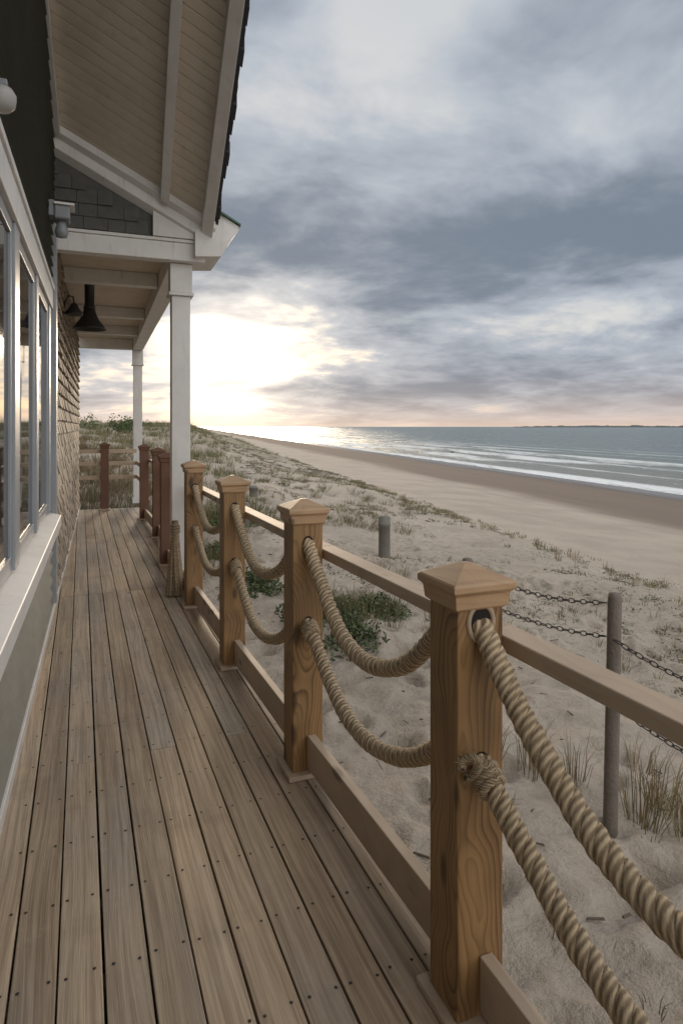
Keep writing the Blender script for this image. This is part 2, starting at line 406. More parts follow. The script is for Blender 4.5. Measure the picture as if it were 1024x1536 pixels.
for i in range(len(hx)):
    s_,t_=cs[i],ct[i]
    den=.95 if s_<1.8 else .34*(1-(s_-1.5)/7)
    if t_>40: den=max(den,.42)
    if rng.uniform()>den+dn[i]*1.1: continue
    if hx[i]<1.4 and hy[i]<13.4: continue
    k=1+t_/45
    tall=.36 if s_<1.5 else .18
    tf.append((hx[i],hy[i],hh_[i],int(20 if t_<40 else 12),tall*rng.uniform(.6,1.3)*(1 if t_<60 else 1.3),.28*k**.5,.0035*k**1.1))
for i in range(560):
    x=1.45+abs(rng.normal(0,.75)); y=rng.uniform(5.6,14.5)
    if float(fbm(np.array(x*.7),np.array(y*.7),3,15))<.0: continue
    tf.append((x,y,hz(x,y),20,rng.uniform(.14,.36),.22,.003))
for i in range(46):
    a=rng.uniform(0,6.28); r=.75*math.sqrt(rng.uniform()); x,y=2.55+r*math.cos(a)*.8,6.0+r*math.sin(a)
    tf.append((x,y,hz(x,y),24,rng.uniform(.18,.36),.24,.0026))
grass('dune_grass',tf,M_grass)
tf=[]
rx=rng.uniform(-4,4.2,1500); ry=rng.uniform(13.2,27,1500); rz_=height(rx,ry)
for i in range(1500):
    if rx[i]>1.2+ (ry[i]-13)*.16: continue
    if float(fbm(np.array(rx[i]*.5),np.array(ry[i]*.5),3,35))<-.22: continue
    tf.append((rx[i],ry[i],rz_[i],22,rng.uniform(.22,.52),.30,.0042))
grass('russet_dune_grass',tf,M_russet)
tf=[]
for i in range(1500):
    s_=rng.uniform(1.8,8.0); t_=rng.uniform(2.0,30); x,y=xy(s_,t_)
    if x<1.5 : continue
    d=float(fbm(np.array(x*.6),np.array(y*.6),3,99))+ (.2 if s_>6.0 else 0)
    if d<.10+.1*rng.uniform(): continue
    tf.append((x,y,hz(x,y),rng.integers(5,12),rng.uniform(.04,.13),.11,.0018+.0002*t_))
for i in range(120):
    t_=rng.uniform(3,26); s_=6.9+rng.normal(0,.3); x,y=xy(s_,t_); tf.append((x,y,hz(x,y),20,rng.uniform(.10,.24),.14,.0025))
grass('beach_weed_tufts',tf,M_dry)
tf=[]
for (x,y,n,h,sp) in [(2.50,2.28,70,.42,.24),(2.62,2.12,60,.36,.22),(2.72,2.36,50,.34,.22),(2.42,2.62,36,.34,.16),(2.25,2.80,45,.36,.18),(2.10,2.95,30,.28,.16),(2.8,2.0,50,.3,.2),(2.0,1.78,16,.12,.1),(2.95,2.7,30,.25,.2),(1.75,3.3,12,.12,.12),(1.9,2.55,18,.14,.14),(1.5,2.5,9,.07,.1),(1.62,1.9,8,.08,.1),(1.7,1.5,9,.07,.09),(1.35,3.9,10,.08,.1)]:
    tf.append((x,y,hz(x,y),n,h,sp,.0022))
grass('dry_grass_tufts',tf,M_dry)
cl=[]
def shrub(x,y,r,h,n):
    for i in range(n):
        a=rng.uniform(0,6.28); q=r*math.sqrt(rng.uniform()); px,py=x+q*math.cos(a),y+q*math.sin(a)
        cl.append((px,py,hz(px,py),120,rng.uniform(.12,.24),h*rng.uniform(.6,1.1)*(1-.5*q/r),.034))
shrub(2.5,5.9,.62,.28,30); shrub(2.15,5.0,.26,.16,7); shrub(1.85,7.4,.45,.26,15); shrub(1.75,9.3,.45,.28,15); shrub(2.3,11.5,.6,.22,14)
leaves('low_beach_shrub',cl,M_leaf)
cl=[]
for i in range(1700):
    s_=rng.uniform(1.6,8.0); t_=4+rng.uniform()**1.3*40; x,y=xy(s_,t_)
    if x<1.6: continue
    if float(fbm(np.array(x*.5),np.array(y*.5),3,55))<.15+ (-.2 if t_>18 else 0)+(-.22 if abs(s_-6.8)<.5 else 0): continue
    r=rng.uniform(.06,.30); cl.append((x,y,hz(x,y)-.01,int(30+r*100),r,.045,.018+.0006*t_))
leaves('creeping_beach_plants',cl,M_creep)
cl=[]
for (x,y,r,h) in [(2.0,34,.8,.7),(-1,38,1.0,.8),(14,95,2,1.5),(3.5,45,.7,.5)]:
    for i in range(10):
        px,py=x+rng.normal(0,r*.5),y+rng.normal(0,r*.5); cl.append((px,py,hz(px,py)+rng.uniform(0,h*.4),120,r*.5,h,.09))
leaves('dune_bush',cl,M_leaf)
M_twig=simple('driftwood_bits',(.13,.10,.075),.85,.4,30)
V=[];F=[]
for i in range(320):
    x=rng.uniform(1.15,5.5); y=rng.uniform(.4,10); z=hz(x,y)+.004; L=rng.uniform(.01,.05)*(1.8 if rng.uniform()>.85 else 1); a=rng.uniform(0,6.28); w=rng.uniform(.0018,.005)
    c,s_=math.cos(a),math.sin(a); n=len(V); h_=w*1.3
    for (u,v,zz) in ((-1,-1,0),(1,-1,0),(1,1,0),(-1,1,0),(-.9,-.7,1),(.85,-.6,1),(.9,.7,1),(-.85,.6,1)):
        V.append((x+u*L*c-v*w*s_,y+u*L*s_+v*w*c,z+zz*h_*1.4+(.006*u if L>.04 else 0)))
    F+=[tuple(k+n for k in f) for f in BF]
mesh_obj('driftwood_debris',V,F,M_twig)
# ------------------------------------------------------------------ deck
deck=empty('wooden_deck')
Y1=12.35; lst=[]; nails=[]
gap=.0065
for k in range(-3,9):
    xa=-.06+.118*k; xb=xa+.118
    if k==8: xb=1.0
    js=[-1.2,6.1,Y1]
    if k%3==0: js=[-1.2,3.05,6.1,Y1]
    if k%3==1: js=[-1.2,6.1,9.15,Y1]
    for a,b in zip(js[:-1],js[1:]):
        dz=random.uniform(-.0014,.0014); w=random.uniform(-.001,.001)
        lst.append((xa+gap/2+w,xb-gap/2+w,a+.002,b-.002,-.028+dz,0+dz))
    y=.35
    while y<Y1:
        for xx in (xa+.022,xb-.022):
            nails.append((xx+random.uniform(-.004,.004),y+random.uniform(-.006,.006)))
        y+=.305
boxes('boards',lst,M_deck,deck,.0025)
V=[];F=[]
for (x,y) in nails:
    n=len(V); V.append((x,y,.0024)); r=.0052
    for i in range(8): V.append((x+r*math.cos(i*.785),y+r*math.sin(i*.785),.0017))
    F+=[(n,n+1+i,n+1+(i+1)%8) for i in range(8)]
mesh_obj('nail_heads',V,F,M_nail,deck)
M_joist=simple('joist_wood',(.09,.07,.05),.8,.3,5)
boxes('joists',[(-.42,.985,y,y+.045,-.2,-.0305) for y in np.arange(-.9,12.3,.305)],M_joist,deck)
boxes('rim_joist',[(.99,1.02,-1.2,Y1,-.42,-.032),(-.42,.985,Y1+.002,Y1+.03,-.42,-.032)],M_joist,deck)
# ------------------------------------------------------------------ railing
PW=.0675
POSTS=[(.925,.05,1.15),(.925,1.405,1.148),(.90,2.64,1.185),(.88,3.96,1.195),(.87,5.39,1.22),(.86,7.1,1.22),(.96,8.9,1.22),(.94,10.7,1.22)]
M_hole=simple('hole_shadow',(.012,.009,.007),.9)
M_ring=simple('grommet_ring',(.40,.30,.21),.4,.2,20)
def post(x,y,h,holes=True,m=M_post,rings=False):
    e=empty('railing_post',(x,y,0))
    hb=h-.062
    boxes('shaft',[(-PW,PW,-PW,PW,.0235,hb)],m,e,.004)
    cw=.092
    def sq(w,z): return [(-w,-w,z),(w,-w,z),(w,w,z),(-w,w,z)]
    prof=[(PW+.001,hb-.045),(PW+.010,hb-.038),(PW+.014,hb-.004),(cw-.006,hb),(cw,hb+.006),(cw,hb+.022),(cw-.005,hb+.027),(.012,h-.001),(.0,h)]
    V=[];F=[]
    for w,z in prof: V+=sq(w,z)
    for j in range(len(prof)-1):
        for i in range(4): F.append((4*j+i,4*j+(i+1)%4,4*j+4+(i+1)%4,4*j+4+i))
    F.append((3,2,1,0))
    c=mesh_obj('cap',V,F,M_cap if m is M_post else m,e)
    md=c.modifiers.new('b','BEVEL'); md.width=.0025; md.segments=2; md.limit_method='ANGLE'
    boxes('base_plate',[(-PW-.025,PW+.02,-PW-.03,PW+.03,.0018,.0232)],M_rail,e,.003)
    if holes:
        for z in (1.0,.655):
            for sg in (-1,1):
                big=(rings and z>.9)
                R0=.041 if big else .028; zc_=z+(.010 if big else 0)
                if big:
                    V=[];F=[];n1,n2=36,10; r0=.0075
                    for i in range(n1):
                        a=2*math.pi*i/n1
                        for j in range(n2):
                            b=2*math.pi*j/n2; rr=R0+r0*math.cos(b); V.append((rr*math.cos(a)*.88,sg*(PW+.001)+r0*.8*math.sin(b),zc_+rr*1.1*math.sin(a)))
                    for i in range(n1):
                        for j in range(n2): F.append((i*n2+j,((i+1)%n1)*n2+j,((i+1)%n1)*n2+(j+1)%n2,i*n2+(j+1)%n2))
                    mesh_obj('grommet',V,F,M_ring,e,True)
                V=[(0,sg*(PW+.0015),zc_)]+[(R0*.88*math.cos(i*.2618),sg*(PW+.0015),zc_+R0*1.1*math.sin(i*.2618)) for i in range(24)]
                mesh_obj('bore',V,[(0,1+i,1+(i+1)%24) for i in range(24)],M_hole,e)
    return e
for i,(x,y,h) in enumerate(POSTS):
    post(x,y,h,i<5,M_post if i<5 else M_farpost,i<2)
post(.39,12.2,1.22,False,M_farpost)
rl=empty('wooden_handrail')
def seg(a,b,xo0,xo1,z0,z1):
    (xa,ya),(xb,yb)=a,b
    return [(xa+xo0,ya,z0),(xa+xo1,ya,z0),(xb+xo1,yb,z0),(xb+xo0,yb,z0),(xa+xo0,ya,z1),(xa+xo1,ya,z1),(xb+xo1,yb,z1),(xb+xo0,yb,z1)]
for i in range(len(POSTS)-1):
    a,b=POSTS[i],POSTS[i+1]
    boxes('top_rail_length',[seg((a[0],a[1]-(0 if i else .8)+.001),(b[0],b[1]-.001),PW+.001,PW+.078,.925,.968)],M_rail,rl,.004)
    boxes('toe_board',[seg((a[0],a[1]+PW+.001),(b[0],b[1]-PW-.001),-.004,.032,.035,.175)],M_rail,rl,.003)
er=empty('end_railing')
for z in (1.02,.80,.55):
    boxes('rail',[(-.1,.94,12.19,12.225,z,z+.07)],M_rail,er,.004)
boxes('rail_side',[(.93,.97,10.77,12.18,.80,.87),(.93,.97,10.77,12.18,.55,.62)],M_rail,er,.004)
# ------------------------------------------------------------------ ropes
def rope(name,pts,rad=.026,pitch=.125,step=.006,n=9,fuzz=0,parent=None,fl=.018):
    P=np.array(pts,float); L=np.concatenate([[0],np.cumsum(np.linalg.norm(np.diff(P,axis=0),axis=1))])
    tot=L[-1]; N=max(8,int(tot/step)); sarr=np.linspace(0,tot,N)
    C=np.stack([np.interp(sarr,L,P[:,k]) for k in range(3)],-1)
    Tn=np.gradient(C,axis=0); Tn/=np.linalg.norm(Tn,axis=1)[:,None]
    ref=np.tile(np.array([1.,0,0]),(N,1)); ref-= (ref*Tn).sum(1)[:,None]*Tn; ref/=np.linalg.norm(ref,axis=1)[:,None]
    Bn=np.cross(Tn,ref)
    off=rad*.52; sr=rad*.56
    Vs=[];Q=[];UV=[];base=0
    for k in range(3):
        ph=2*math.pi*(sarr/pitch+k/3)+.25*np.sin(sarr*5+k*0)
        wob=1+.07*np.sin(sarr*31+k)+.06*np.sin(sarr*73+2*k)
        cc=C+(np.cos(ph)*off*wob)[:,None]*ref+(np.sin(ph)*off*wob)[:,None]*Bn
        tt=np.gradient(cc,axis=0); tt/=np.linalg.norm(tt,axis=1)[:,None]
        out=(np.cos(ph))[:,None]*ref+(np.sin(ph))[:,None]*Bn; out-=(out*tt).sum(1)[:,None]*tt; out/=np.linalg.norm(out,axis=1)[:,None]
        bb=np.cross(tt,out)
        ang=np.linspace(0,2*math.pi,n,endpoint=False)
        ring=cc[:,None,:]+sr*(np.cos(ang)[None,:,None]*out[:,None,:]*1.0+np.sin(ang)[None,:,None]*bb[:,None,:]*1.12)
        Vs.append(ring.reshape(-1,3))
        jj=np.arange(N-1)[:,None]; ii=np.arange(n)[None,:]
        Q.append(np.stack([base+jj*n+ii,base+jj*n+(ii+1)%n,base+(jj+1)*n+(ii+1)%n,base+(jj+1)*n+ii],-1).reshape(-1,4))
        u0=np.broadcast_to(ii/n,(N-1,n)); u1=np.broadcast_to((ii+1)/n,(N-1,n)); v0=np.broadcast_to(sarr[:-1,None],(N-1,n)); v1=np.broadcast_to(sarr[1:,None],(N-1,n))
        UV.append(np.stack([np.stack([u0,v0],-1),np.stack([u1,v0],-1),np.stack([u1,v1],-1),np.stack([u0,v1],-1)],2).reshape(-1,2))
        base+=N*n
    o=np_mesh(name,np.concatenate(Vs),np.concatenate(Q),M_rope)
    uv=o.data.uv_layers.new(name='UVMap'); uv.data.foreach_set('uv',np.concatenate(UV).astype(np.float32).ravel())
    if parent: o.parent=parent
    if fuzz:
        nf=int(tot*fuzz); ii=rng.integers(2,N-2,nf); a=rng.uniform(0,6.283,nf)
        d=np.cos(a)[:,None]*ref[ii]+np.sin(a)[:,None]*Bn[ii]; p0=C[ii]+d*rad*.92
        l=rng.uniform(.004,fl,nf)[:,None]; tip=p0+d*l*.6+Tn[ii]*l*rng.normal(0,.9,nf)[:,None]; w=Tn[ii]*.00045
        v=np.stack([p0-w,p0+w,tip],1).reshape(-1,3); f=np.arange(nf*3).reshape(-1,3)
        fo=np_mesh('fibres',v,f,M_fuzz,False); fo.parent=o
    return o
def sag(a,b,za,zb,s,n=60):
    e=PW+.004; out=[(a[0],a[1],za),(a[0],a[1]+e*.6,za)]
    y0=a[1]+e; y1=b[1]-e
    for i in range(n+1):
        t=i/n; x=a[0]+(b[0]-a[0])*t
        out.append((x+.006*math.sin(t*9),y0+(y1-y0)*t,za+(zb-za)*t - s*(1-(abs(2*t-1))**2.15)))
    out+=[(b[0],b[1]-e*.6,zb),(b[0],b[1],zb)]
    return out
def coil(name,c,axis_,r,turns,rad,lead=.02,fuzz=500):
    ax=Vector(axis_).normalized(); u=ax.cross(Vector((1,0,0))).normalized(); w=ax.cross(u); pts=[]
    for i in range(int(28*turns)+1):
        a=2*math.pi*i/28; pts.append(Vector(c)+u*math.cos(a)*r+w*math.sin(a)*r+ax*(lead*i/28))
    return rope(name,[tuple(p) for p in pts],rad,.05,.004,7,fuzz,None,.03)
for i in range(4):
    a,b=POSTS[i],POSTS[i+1]; f=[1100,900,300,0][i]; st_=[.005,.006,.009,.012][i]
    sU=[.34,.31,.27,.25][i]; sL=[.235,.235,.25,.21][i]
    jj=random.uniform(-.01,.02)
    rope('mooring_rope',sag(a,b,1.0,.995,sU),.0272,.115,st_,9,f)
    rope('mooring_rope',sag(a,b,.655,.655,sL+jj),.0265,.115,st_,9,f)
    for (pp,sg,ax) in ((a,1,(0,.8,-.5)),(b,-1,(0,.8,.5))):
        if i<3: coil('rope_knot',(pp[0],pp[1]+sg*(PW+ (.006 if sg>0 else .055)),.655+(-.006 if sg>0 else -.036)),ax,.028,3.1,.0108,.018,900)
for (dx,dz,ph) in ((-.05,.012,0),(-.035,-.02,2)):
    pts=[(.925-.02+dx*t,1.405-PW-.022-.012*math.sin(t*6),.668+dz*t+.02*math.sin(t*4+ph)) for t in np.linspace(0,1,24)]
    rope('rope_tail',pts,.008,.045,.003,7,2500,None,.03)
rb=empty('hanging_rope_bundle',(0,0,0))
for i in range(18):
    a=i/18*6.283; r0=.022; r1=.075+.03*random.random(); x0,y0=.79,5.80
    pts=[]
    for t in np.linspace(0,1,14):
        rr=r0+(r1-r0)*t**1.4; pts.append((x0-.02+rr*math.cos(a+t*.6)*.8,y0-.03+rr*math.sin(a+t*.6)*.8,.66-.645*t))
    rope('strand',pts,.013,.06,.012,6,0,rb)
rope('binding',[(.77+.036*math.cos(a),5.77+.036*math.sin(a),.56+.004*a) for a in np.linspace(0,18,80)],.010,.05,.006,6,0,rb)
# ------------------------------------------------------------------ beach house (own frame, slightly rotated)
hs=empty('beach_house',(0,0,0),-R(1.44))
WX=-.36
def HB(n,l,m,bev=0): return boxes(n,l,m,hs,bev)
HB('wall_core',[(-4,WX-.06,-4,12.6,-.6,3.3)],M_lower)
HB('upper_wall_core',[(-4,WX-.06,-4,5.86,3.302,8.6)],M_green)
def lap(x,y0,y1,z0,z1,st,th=.018):
    out=[];z=z0
    while z<z1-.01:
        zt=min(z+st,z1)
        out.append([(x-.06,y0,z),(x+th*.2+.004,y0,z),(x+th*.2+.004,y1,z),(x-.06,y1,z),(x-.06,y0,zt-.001),(x-th,y0,zt-.001),(x-th,y1,zt-.001),(x-.06,y1,zt-.001)]); z+=st
    return out
HB('lower_siding',lap(WX,-1.2,5.75,.06,.70,.107,.03),M_lower)
HB('base_trim',[(WX-.05,WX+.022,-1.2,12.6,.001,.06)],M_white,.003)
HB('upper_siding',lap(WX,-1.2,5.86,2.64,8.5,.085,.03),M_green)
HB('window_header',[(WX-.06,WX+.008,-1.2,5.62,2.45,2.60)],M_white,.004)
HB('header_drip',[(WX-.06,WX+.02,-1.2,5.64,2.602,2.636)],M_white,.003)
HB('window_sill',[[(WX-.08,-1.2,.735),(WX+.07,-1.2,.70),(WX+.07,5.6,.70),(WX-.08,5.6,.735),(WX-.08,-1.2,.83),(WX+.07,-1.2,.785),(WX+.07,5.6,.785),(WX-.08,5.6,.83)]],M_white,.005)
HB('sill_apron',[(WX-.06,WX+.012,-1.2,5.6,.62,.699)],M_white,.003)
fr=[];gl=[];sash=[]
units=[(.1,1.0),(1.1,2.0),(2.10,3.26),(3.46,4.34),(4.50,5.40)]
ZT=2.447
fr.append((WX-.06,WX-.006,-1.2,.08,.836,ZT))
for j,(a,b) in enumerate(units):
    nx=units[j+1][0] if j+1<len(units) else 5.60
    fr.append((WX-.06,WX-.004,b+.012,nx-.012,.836,ZT))
    z0,z1=.838,ZT-.002; x0,x1=WX-.05,WX-.016
    sash+=[(x0,x1,a-.010,a+.04,z0,z1),(x0,x1,b-.04,b+.010,z0,z1),(x0,x1,a+.041,b-.041,z0,z0+.07),(x0,x1,a+.041,b-.041,z1-.06,z1)]
    gl.append((WX-.045,WX-.028,a+.03,b-.03,z0+.03,z1-.03))
HB('window_casings',fr,M_frame,.003); HB('window_sashes',sash,M_frame,.003); HB('window_glass',gl,M_glass)
HB('corner_board',[(WX-.06,WX+.03,5.66,5.80,.06,3.16)],M_frame,.004)
sh=[]; z=.062
while z<3.14:
    y=5.81+random.uniform(0,.1)-.1
    while y<12.58:
        w=random.uniform(.09,.2); ya=max(y,5.805); yb=min(y+w-.006,12.58)
        if yb-ya>.02:
            th=random.uniform(.012,.03); zt=min(z+.16,3.16); zb=z+random.uniform(-.006,.006)
            sh.append([(WX-.06,ya,zb),(WX+th,ya,zb),(WX+th,yb,zb),(WX-.06,yb,zb),(WX-.06,ya,zt),(WX-.012,ya,zt),(WX-.012,yb,zt),(WX-.06,yb,zt)])
        y+=w
    z+=.125
HB('shingle_wall',sh,M_shing)
HB('porch_ceiling',[(WX-.02,.74,5.99+i*.1,5.99+i*.1+.094,3.20,3.23) for i in range(73)],M_soffit,.003)
HB('cross_beam',[(WX-.02,.90,5.86,5.985,3.0,3.16)],M_white,.005)
HB('beam_cap_moulding',[(WX-.02,.90,5.845,5.99,3.162,3.19)],M_white,.004)
HB('ceiling_beams',[(WX,.60,y,y+.13,3.05,3.198) for y in (7.3,9.5,11.3)]+[(WX,.60,12.95,13.1,3.0,3.198)],M_white,.005)
HB('porch_beam',[(.605,.79,5.99,13.4,3.0,3.198)],M_white,.005)
HB('porch_fascia',[(.792,.82,6.0,13.4,3.06,3.30)],M_white,.004)
def column(y,x=.6985):
    c=empty('porch_column',(x,y,0)); c.parent=hs
    boxes('shaft',[(-.083,.083,-.083,.083,.10,2.70)],M_white,c,.004)
    boxes('neck',[(-.098,.098,-.098,.098,2.735,2.995)],M_white,c,.004)
    boxes('capital',[(-.112,.112,-.112,.112,2.702,2.733)],M_white,c,.006)
    boxes('base',[(-.098,.098,-.098,.098,.0,.098)],M_white,c,.004)
column(6.05); column(13.12)
def soff(x,y): return 3.75-.51*x-.648*(y-5.9)
g=[];z=3.195
while z<3.95:
    zt=min(z+.125,4.2)
    xr=min(.42,(3.75-.17-(z+.11))/.51)
    x=WX-.02
    while x<xr-.02:
        w=min(random.uniform(.12,.22),xr-x); th=random.uniform(.014,.028)
        g.append([(x,5.86-th,z),(x+w-.004,5.86-th,z),(x+w-.004,5.9,z),(x,5.9,z),(x,5.86,zt),(x+w-.004,5.86,zt),(x+w-.004,5.9,zt),(x,5.9,zt)]); x+=w
    z+=.11
HB('gable_shingles',g,M_gable)
def slab(x0,x1,y0,y1,d0,d1):
    c=[(x0,y0),(x1,y0),(x1,y1),(x0,y1)]
    sh_=lambda x,y:x+.037*(y-5.9)
    return [(sh_(x,y),y,soff(x,y)+d0) for x,y in c]+[(sh_(x,y),y,soff(x,y)+d1) for x,y in c]
xa,xb=WX-.1,.93
HB('gable_backing',[[(xa,5.886,3.2),(xb,5.886,3.2),(xb,5.92,3.2),(xa,5.92,3.2),(xa,5.886,soff(xa,5.9)),(xb,5.886,soff(xb,5.9)),(xb,5.92,soff(xb,5.92)),(xa,5.92,soff(xa,5.92))]],M_gable)
HB('rake_board',[slab(WX,.98,5.80,5.882,-.155,-.004)],M_white,.004)
HB('rake_shadow_board',[slab(WX,.98,5.74,5.798,-.07,-.005)],M_white,.003)
HB('gable_end_block',[[(.44,5.83,3.195),(.95,5.83,3.195),(.95,5.884,3.195),(.44,5.884,3.195),(.44,5.83,3.42),(.95,5.83,3.2),(.95,5.884,3.2),(.44,5.884,3.42)]],M_white,.002)
sl=[];y=1.0
while y<5.74:
    sl.append(slab(WX-.05,.93,y,min(y+.073,5.8),0,.02)); y+=.08
HB('overhang_beadboard',sl,M_soffit,.004)
HB('overhang_rafter',[slab(.50,.575,1.0,5.735,-.12,-.003)],M_white,.004)
HB('overhang_wall_trim',[slab(WX+.005,WX+.06,1.0,5.735,-.10,-.003)],M_white,.003)
HB('overhang_fascia',[slab(.86,.955,1.0,5.84,-.14,.02)],M_white,.004)
HB('overhang_roof',[slab(WX-.1,.99,.9,5.9,.022,.09)],M_roof)
rs=[];y=.9
while y<5.88:
    rs.append(slab(.75,1.0+random.uniform(0,.022),y,y+.1,.01+.015*random.random(),.115)); y+=.115
HB('roof_shingle_edge',rs,M_roof)
V=[(.80,5.78,3.03),(1.03,5.78,3.05),(1.13,5.76,3.22),(1.19,5.76,3.30),(1.19,5.76,3.335),(1.0,5.78,3.45),(.80,5.78,3.26)]
n=len(V); V2=V+[(x,6.35,z) for x,y,z in V]
F=[tuple(range(n))[::-1],tuple(range(n,2*n))]+[(i,(i+1)%n,n+(i+1)%n,n+i) for i in range(n)]
mesh_obj('eave_return',V2,F,M_white,hs)
HB('eave_flashing',[[(.99,5.74,3.452),(1.205,5.74,3.337),(1.205,6.37,3.337),(.99,6.37,3.452),(.99,5.74,3.47),(1.205,5.74,3.355),(1.205,6.37,3.355),(.99,6.37,3.47)]],M_dgreen)
HB('porch_roof',[[(WX-.1,5.93,3.85),(.86,5.93,3.30),(.86,13.5,3.30),(WX-.1,13.5,3.85),(WX-.1,5.93,3.95),(.88,5.93,3.36),(.88,13.5,3.36),(WX-.1,13.5,3.95)]],M_roof)
def house_xy(x,y):
    a=-R(1.44); return x*math.cos(a)-y*math.sin(a), x*math.sin(a)+y*math.cos(a)
lx,ly=house_xy(-.11,7.85)
e=empty('barn_lamp',(lx,ly,0))
lathe('shade',[(.0,2.86),(.06,2.855),(.075,2.80),(.10,2.74),(.175,2.64),(.185,2.62),(.178,2.62),(.095,2.72),(.0,2.78)],M_metal,e)
lathe('neck',[(.0,3.199),(.068,3.199),(.068,3.17),(.055,3.165),(.052,2.9),(.065,2.88),(.065,2.85),(0,2.85)],M_metal,e)
lx,ly=house_xy(-.25,7.2)
e=empty('wall_lantern',(lx,ly,0))
lathe('shade',[(.0,2.80),(.03,2.79),(.045,2.75),(.085,2.69),(.088,2.67),(.0,2.70)],M_metal,e)
tube('gooseneck',[(-.10,0,2.68),(-.09,0,2.80),(-.05,0,2.87),(-.01,0,2.86),(0,0,2.79)],.010,M_metal,e)
boxes('bracket',[(-.115,-.098,-.035,.035,2.60,2.74)],M_metal,e,.003)
lx,ly=house_xy(-.30,5.25)
e=empty('security_floodlight',(lx,ly,0))
boxes('mount',[(-.06,-.02,-.06,.06,3.08,3.2)],M_grey,e,.006)
boxes('housing',[(-.02,.09,-.075,.075,3.06,3.16)],M_grey,e,.012)
boxes('visor',[(-.02,.12,-.09,.09,3.162,3.18)],M_white,e,.004)
lathe('sensor',[(0,2.93),(.04,2.94),(.05,2.98),(.035,3.03),(.03,3.06),(0,3.06)],M_grey,e,24,(.03,0,0))
lx,ly=house_xy(-.322,2.50)
e=empty('wall_dome_light',(lx,ly,0))
M_dome=simple('fixture_enamel',(.36,.35,.33),.45,.1,10)
lathe('dome',[(0,2.605),(.03,2.61),(.044,2.625),(.048,2.65),(.048,2.665),(.036,2.685),(0,2.69)],M_dome,e,32)
boxes('arm',[(-.03,.02,-.02,.02,2.692,2.715)],M_grey,e,.004)
# ------------------------------------------------------------------ chain fence
M_cpost=simple('weathered_fence_post',(.17,.145,.12),.8,.3,8,bump=.5)
M_chain=simple('chain_metal',(.07,.062,.058),.45,.2,20,.6)
cp=[(2.31,2.29),(2.14,3.23),(2.48,1.35)]
def round_post(name,x,y,h,r,m,lean=(0,0)):
    z=hz(x,y); prof=[(r*1.02,-.35),(r,0),(r*.97,h*.5),(r*.95,h-.02),(r*.8,h),(0,h+.004)]
    o=lathe(name,prof,m,None,20,(x,y,z)); o.rotation_euler=(lean[0],lean[1],0)
    for v in o.data.vertices:
        k=.06*float(vnoise(np.array(v.co.x*40),np.array(v.co.z*6+v.co.y*30),5)); v.co.x*=1+k; v.co.y*=1+k
    return o,z
for i,(x,y) in enumerate(cp):
    round_post('chain_fence_post',x,y,.71-hz(x,y),.034,M_cpost,(0,R(1.5) if i==0 else 0))
def chain(name,a,b,s):
    A=Vector(a);B=Vector(b); L=(A-B).length; n=int(L/.034); V=[];F=[]
    P=[A.lerp(B,i/n)-Vector((0,0,s*4*(i/n)*(1-i/n))) for i in range(n+1)]
    for i in range(n):
        c=(P[i]+P[i+1])/2; t=(P[i+1]-P[i]).normalized(); u=t.cross(Vector((0,0,1))).normalized(); w=t.cross(u)
        if i%2: u,w=w,-u
        base=len(V); na,nb=12,5
        for k in range(na):
            an=2*math.pi*k/na; dc=t*(.022*math.cos(an))+u*(.0105*math.sin(an)); dn=(t*math.cos(an)*.5+u*math.sin(an)).normalized()
            for j in range(nb):
                bn=2*math.pi*j/nb; V.append(c+dc+dn*(.0028*math.cos(bn))+w*(.0028*math.sin(bn)))
        for k in range(na):
            for j in range(nb): F.append((base+k*nb+j,base+((k+1)%na)*nb+j,base+((k+1)%na)*nb+(j+1)%nb,base+k*nb+(j+1)%nb))
    return mesh_obj(name,V,F,M_chain,None,True)
for zt,s in ((.66,.05),(.50,.04),(.33,.06)):
    chain('fence_chain',(cp[0][0],cp[0][1]+.03,zt),(cp[1][0],cp[1][1]-.03,zt+.0),s)
for zt,s in ((.50,.07),(.33,.10),(.20,.08)):
    chain('fence_chain',(cp[0][0],cp[0][1]-.03,zt),(cp[2][0],cp[2][1]+.03,zt-.03),s)
M_boll=simple('bollard_wood',(.17,.16,.14),.85,.3,6,bump=.5)
def stump(x,y,r,ztop):
    z=hz(x,y); h=ztop-z
    lathe('wooden_bollard',[(r,-.3),(r,0),(r*.97,h*.75),(r*1.06,h*.76),(r*1.06,h*.84),(r*.98,h*.85),(r*.98,h-.02),(r*.8,h),(0,h+.005)],M_boll,None,18,(x,y,z))
stump(4.55,9.26,.095,.05); stump(3.9,15.2,.10,.05); stump(2.75,11.3,.08,.12)
def rock(x,y,r,z):
    bm=bmesh.new(); bmesh.ops.create_icosphere(bm,subdivisions=3,radius=r)
    for v in bm.verts:
        k=1+.35*float(vnoise(np.array(v.co.x/r*1.7+5),np.array(v.co.y/r*1.7+v.co.z/r),4)); v.co*=k; v.co.z*=.55
    m=bpy.data.meshes.new('shore_rock'); bm.to_mesh(m); bm.free(); m.materials.append(M_roof); o=bpy.data.objects.new('shore_rock',m); o.location=(x,y,z); link(o)
rock(54,86,.42,SEA)
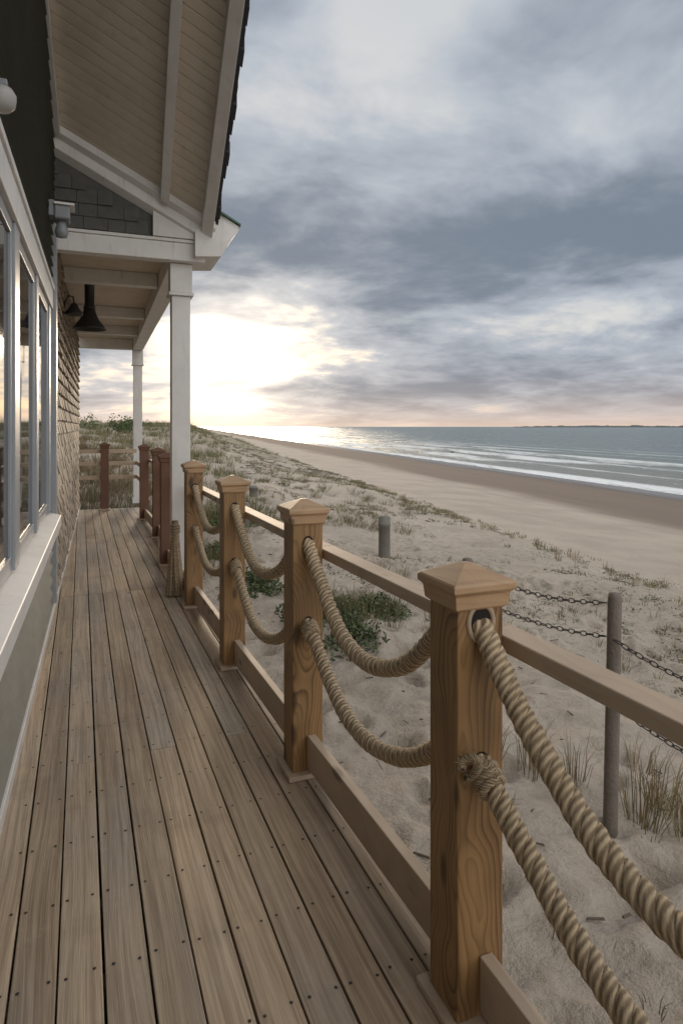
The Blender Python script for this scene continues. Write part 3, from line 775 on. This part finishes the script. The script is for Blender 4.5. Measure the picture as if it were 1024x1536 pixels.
# ------------------------------------------------------------------ world
w=bpy.data.worlds.new('World'); sc.world=w; w.use_nodes=True; t=NT(w.node_tree)
try: w.cycles.sampling_method='MANUAL'; w.cycles.sample_map_resolution=256
except Exception: pass
for nn in list(t.n): t.n.remove(nn)
out=t.add('ShaderNodeOutputWorld'); bg=t.add('ShaderNodeBackground'); t.l.new(bg.outputs[0],out.inputs[0])
SAZ,SEL=14.0,6.5
sky=t.add('ShaderNodeTexSky'); sky.sky_type='NISHITA'; sky.sun_disc=False; sky.sun_elevation=R(SEL); sky.sun_rotation=R(SAZ); sky.dust_density=2.0
D=t.vmath('NORMALIZE',t.add('ShaderNodeTexCoord').outputs['Generated']); d=t.sep(D)
zc=t.math('MAXIMUM',d[2],0.0)
den=t.math('ADD',zc,.16)
P=t.comb(t.math('DIVIDE',d[0],den),t.math('DIVIDE',d[1],den),0)
wn=t.noise(P,.9,2,.5,out='Color'); P2=t.vmath('ADD',P,t.vmath('SCALE',t.vmath('SUBTRACT',wn,(.5,.5,.5)),sc=.55))
n1=t.noise(t.vmath('ADD',P2,(3.3,1.2,0)),1.0,5,.55); n2=t.noise(P2,4.2,4,.6)
def dirv(az,el): return (math.sin(R(az))*math.cos(R(el)),math.cos(R(az))*math.cos(R(el)),math.sin(R(el)))
def lobe(az,el,k):
    dt=t.vmath('DOT_PRODUCT',D,dirv(az,el)); return t.math('EXPONENT',t.math('MULTIPLY',t.math('SUBTRACT',dt,1.0),k))
def gz(c,wd):
    return t.math('EXPONENT',t.math('MULTIPLY',t.math('POWER',t.math('DIVIDE',t.math('SUBTRACT',d[2],c),wd),2),-1))
cov=t.math('ADD',t.math('MULTIPLY',n1,1.05),t.math('MULTIPLY',n2,.42))
cov=t.math('ADD',cov,t.math('MULTIPLY',gz(.25,.055),.14))
cov=t.math('SUBTRACT',cov,t.math('MULTIPLY',gz(.15,.03),.07))
cov=t.math('SUBTRACT',cov,t.math('MULTIPLY',lobe(27,35,130),.32))
cov=t.math('SUBTRACT',cov,t.math('MULTIPLY',lobe(11,5,80),.25))
cm=t.smooth(cov,.38,.64)
thick=t.smooth(cov,.52,.94)
clear=t.mix(.65,t.vmath('SCALE',sky.outputs[0],sc=.08),(.84,.87,.90))
cloudc=t.mix(thick,(.47,.515,.58),(.20,.24,.30))
c=t.mix(cm,clear,cloudc)
hor=t.math('EXPONENT',t.math('MULTIPLY',zc,-27))
c=t.mix(t.math('MULTIPLY',hor,.86),c,(.83,.63,.50))
glow=t.math('ADD',t.math('MULTIPLY',lobe(13,3.0,30),.38),t.math('MULTIPLY',lobe(12,6.5,280),.75))
glow=t.math('MULTIPLY',glow,t.math('SUBTRACT',1.0,t.math('MULTIPLY',thick,.78)))
c=t.vmath('ADD',c,t.vmath('SCALE',(1.0,.80,.56),sc=glow))
back_fill=t.vmath('DOT_PRODUCT',D,dirv(185,30))  # unseen bright sky lobe added behind the camera, fill light for the foreground
c=t.vmath('ADD',c,t.vmath('SCALE',(1.0,.96,.91),sc=t.math('MULTIPLY',t.smooth(back_fill,.05,.85),1.25)))
c=t.mix(t.smooth(d[2],-.002,-.06),c,(.14,.125,.11))
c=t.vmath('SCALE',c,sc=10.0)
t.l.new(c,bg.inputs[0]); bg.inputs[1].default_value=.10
# ------------------------------------------------------------------ sun
sl_=bpy.data.lights.new('sun','SUN'); sl_.energy=1.3; sl_.angle=R(11); sl_.color=(1,.80,.58)
so=link(bpy.data.objects.new('sun',sl_)); dv=Vector(dirv(SAZ,SEL+2)); so.rotation_euler=(-dv).to_track_quat('-Z','Y').to_euler()
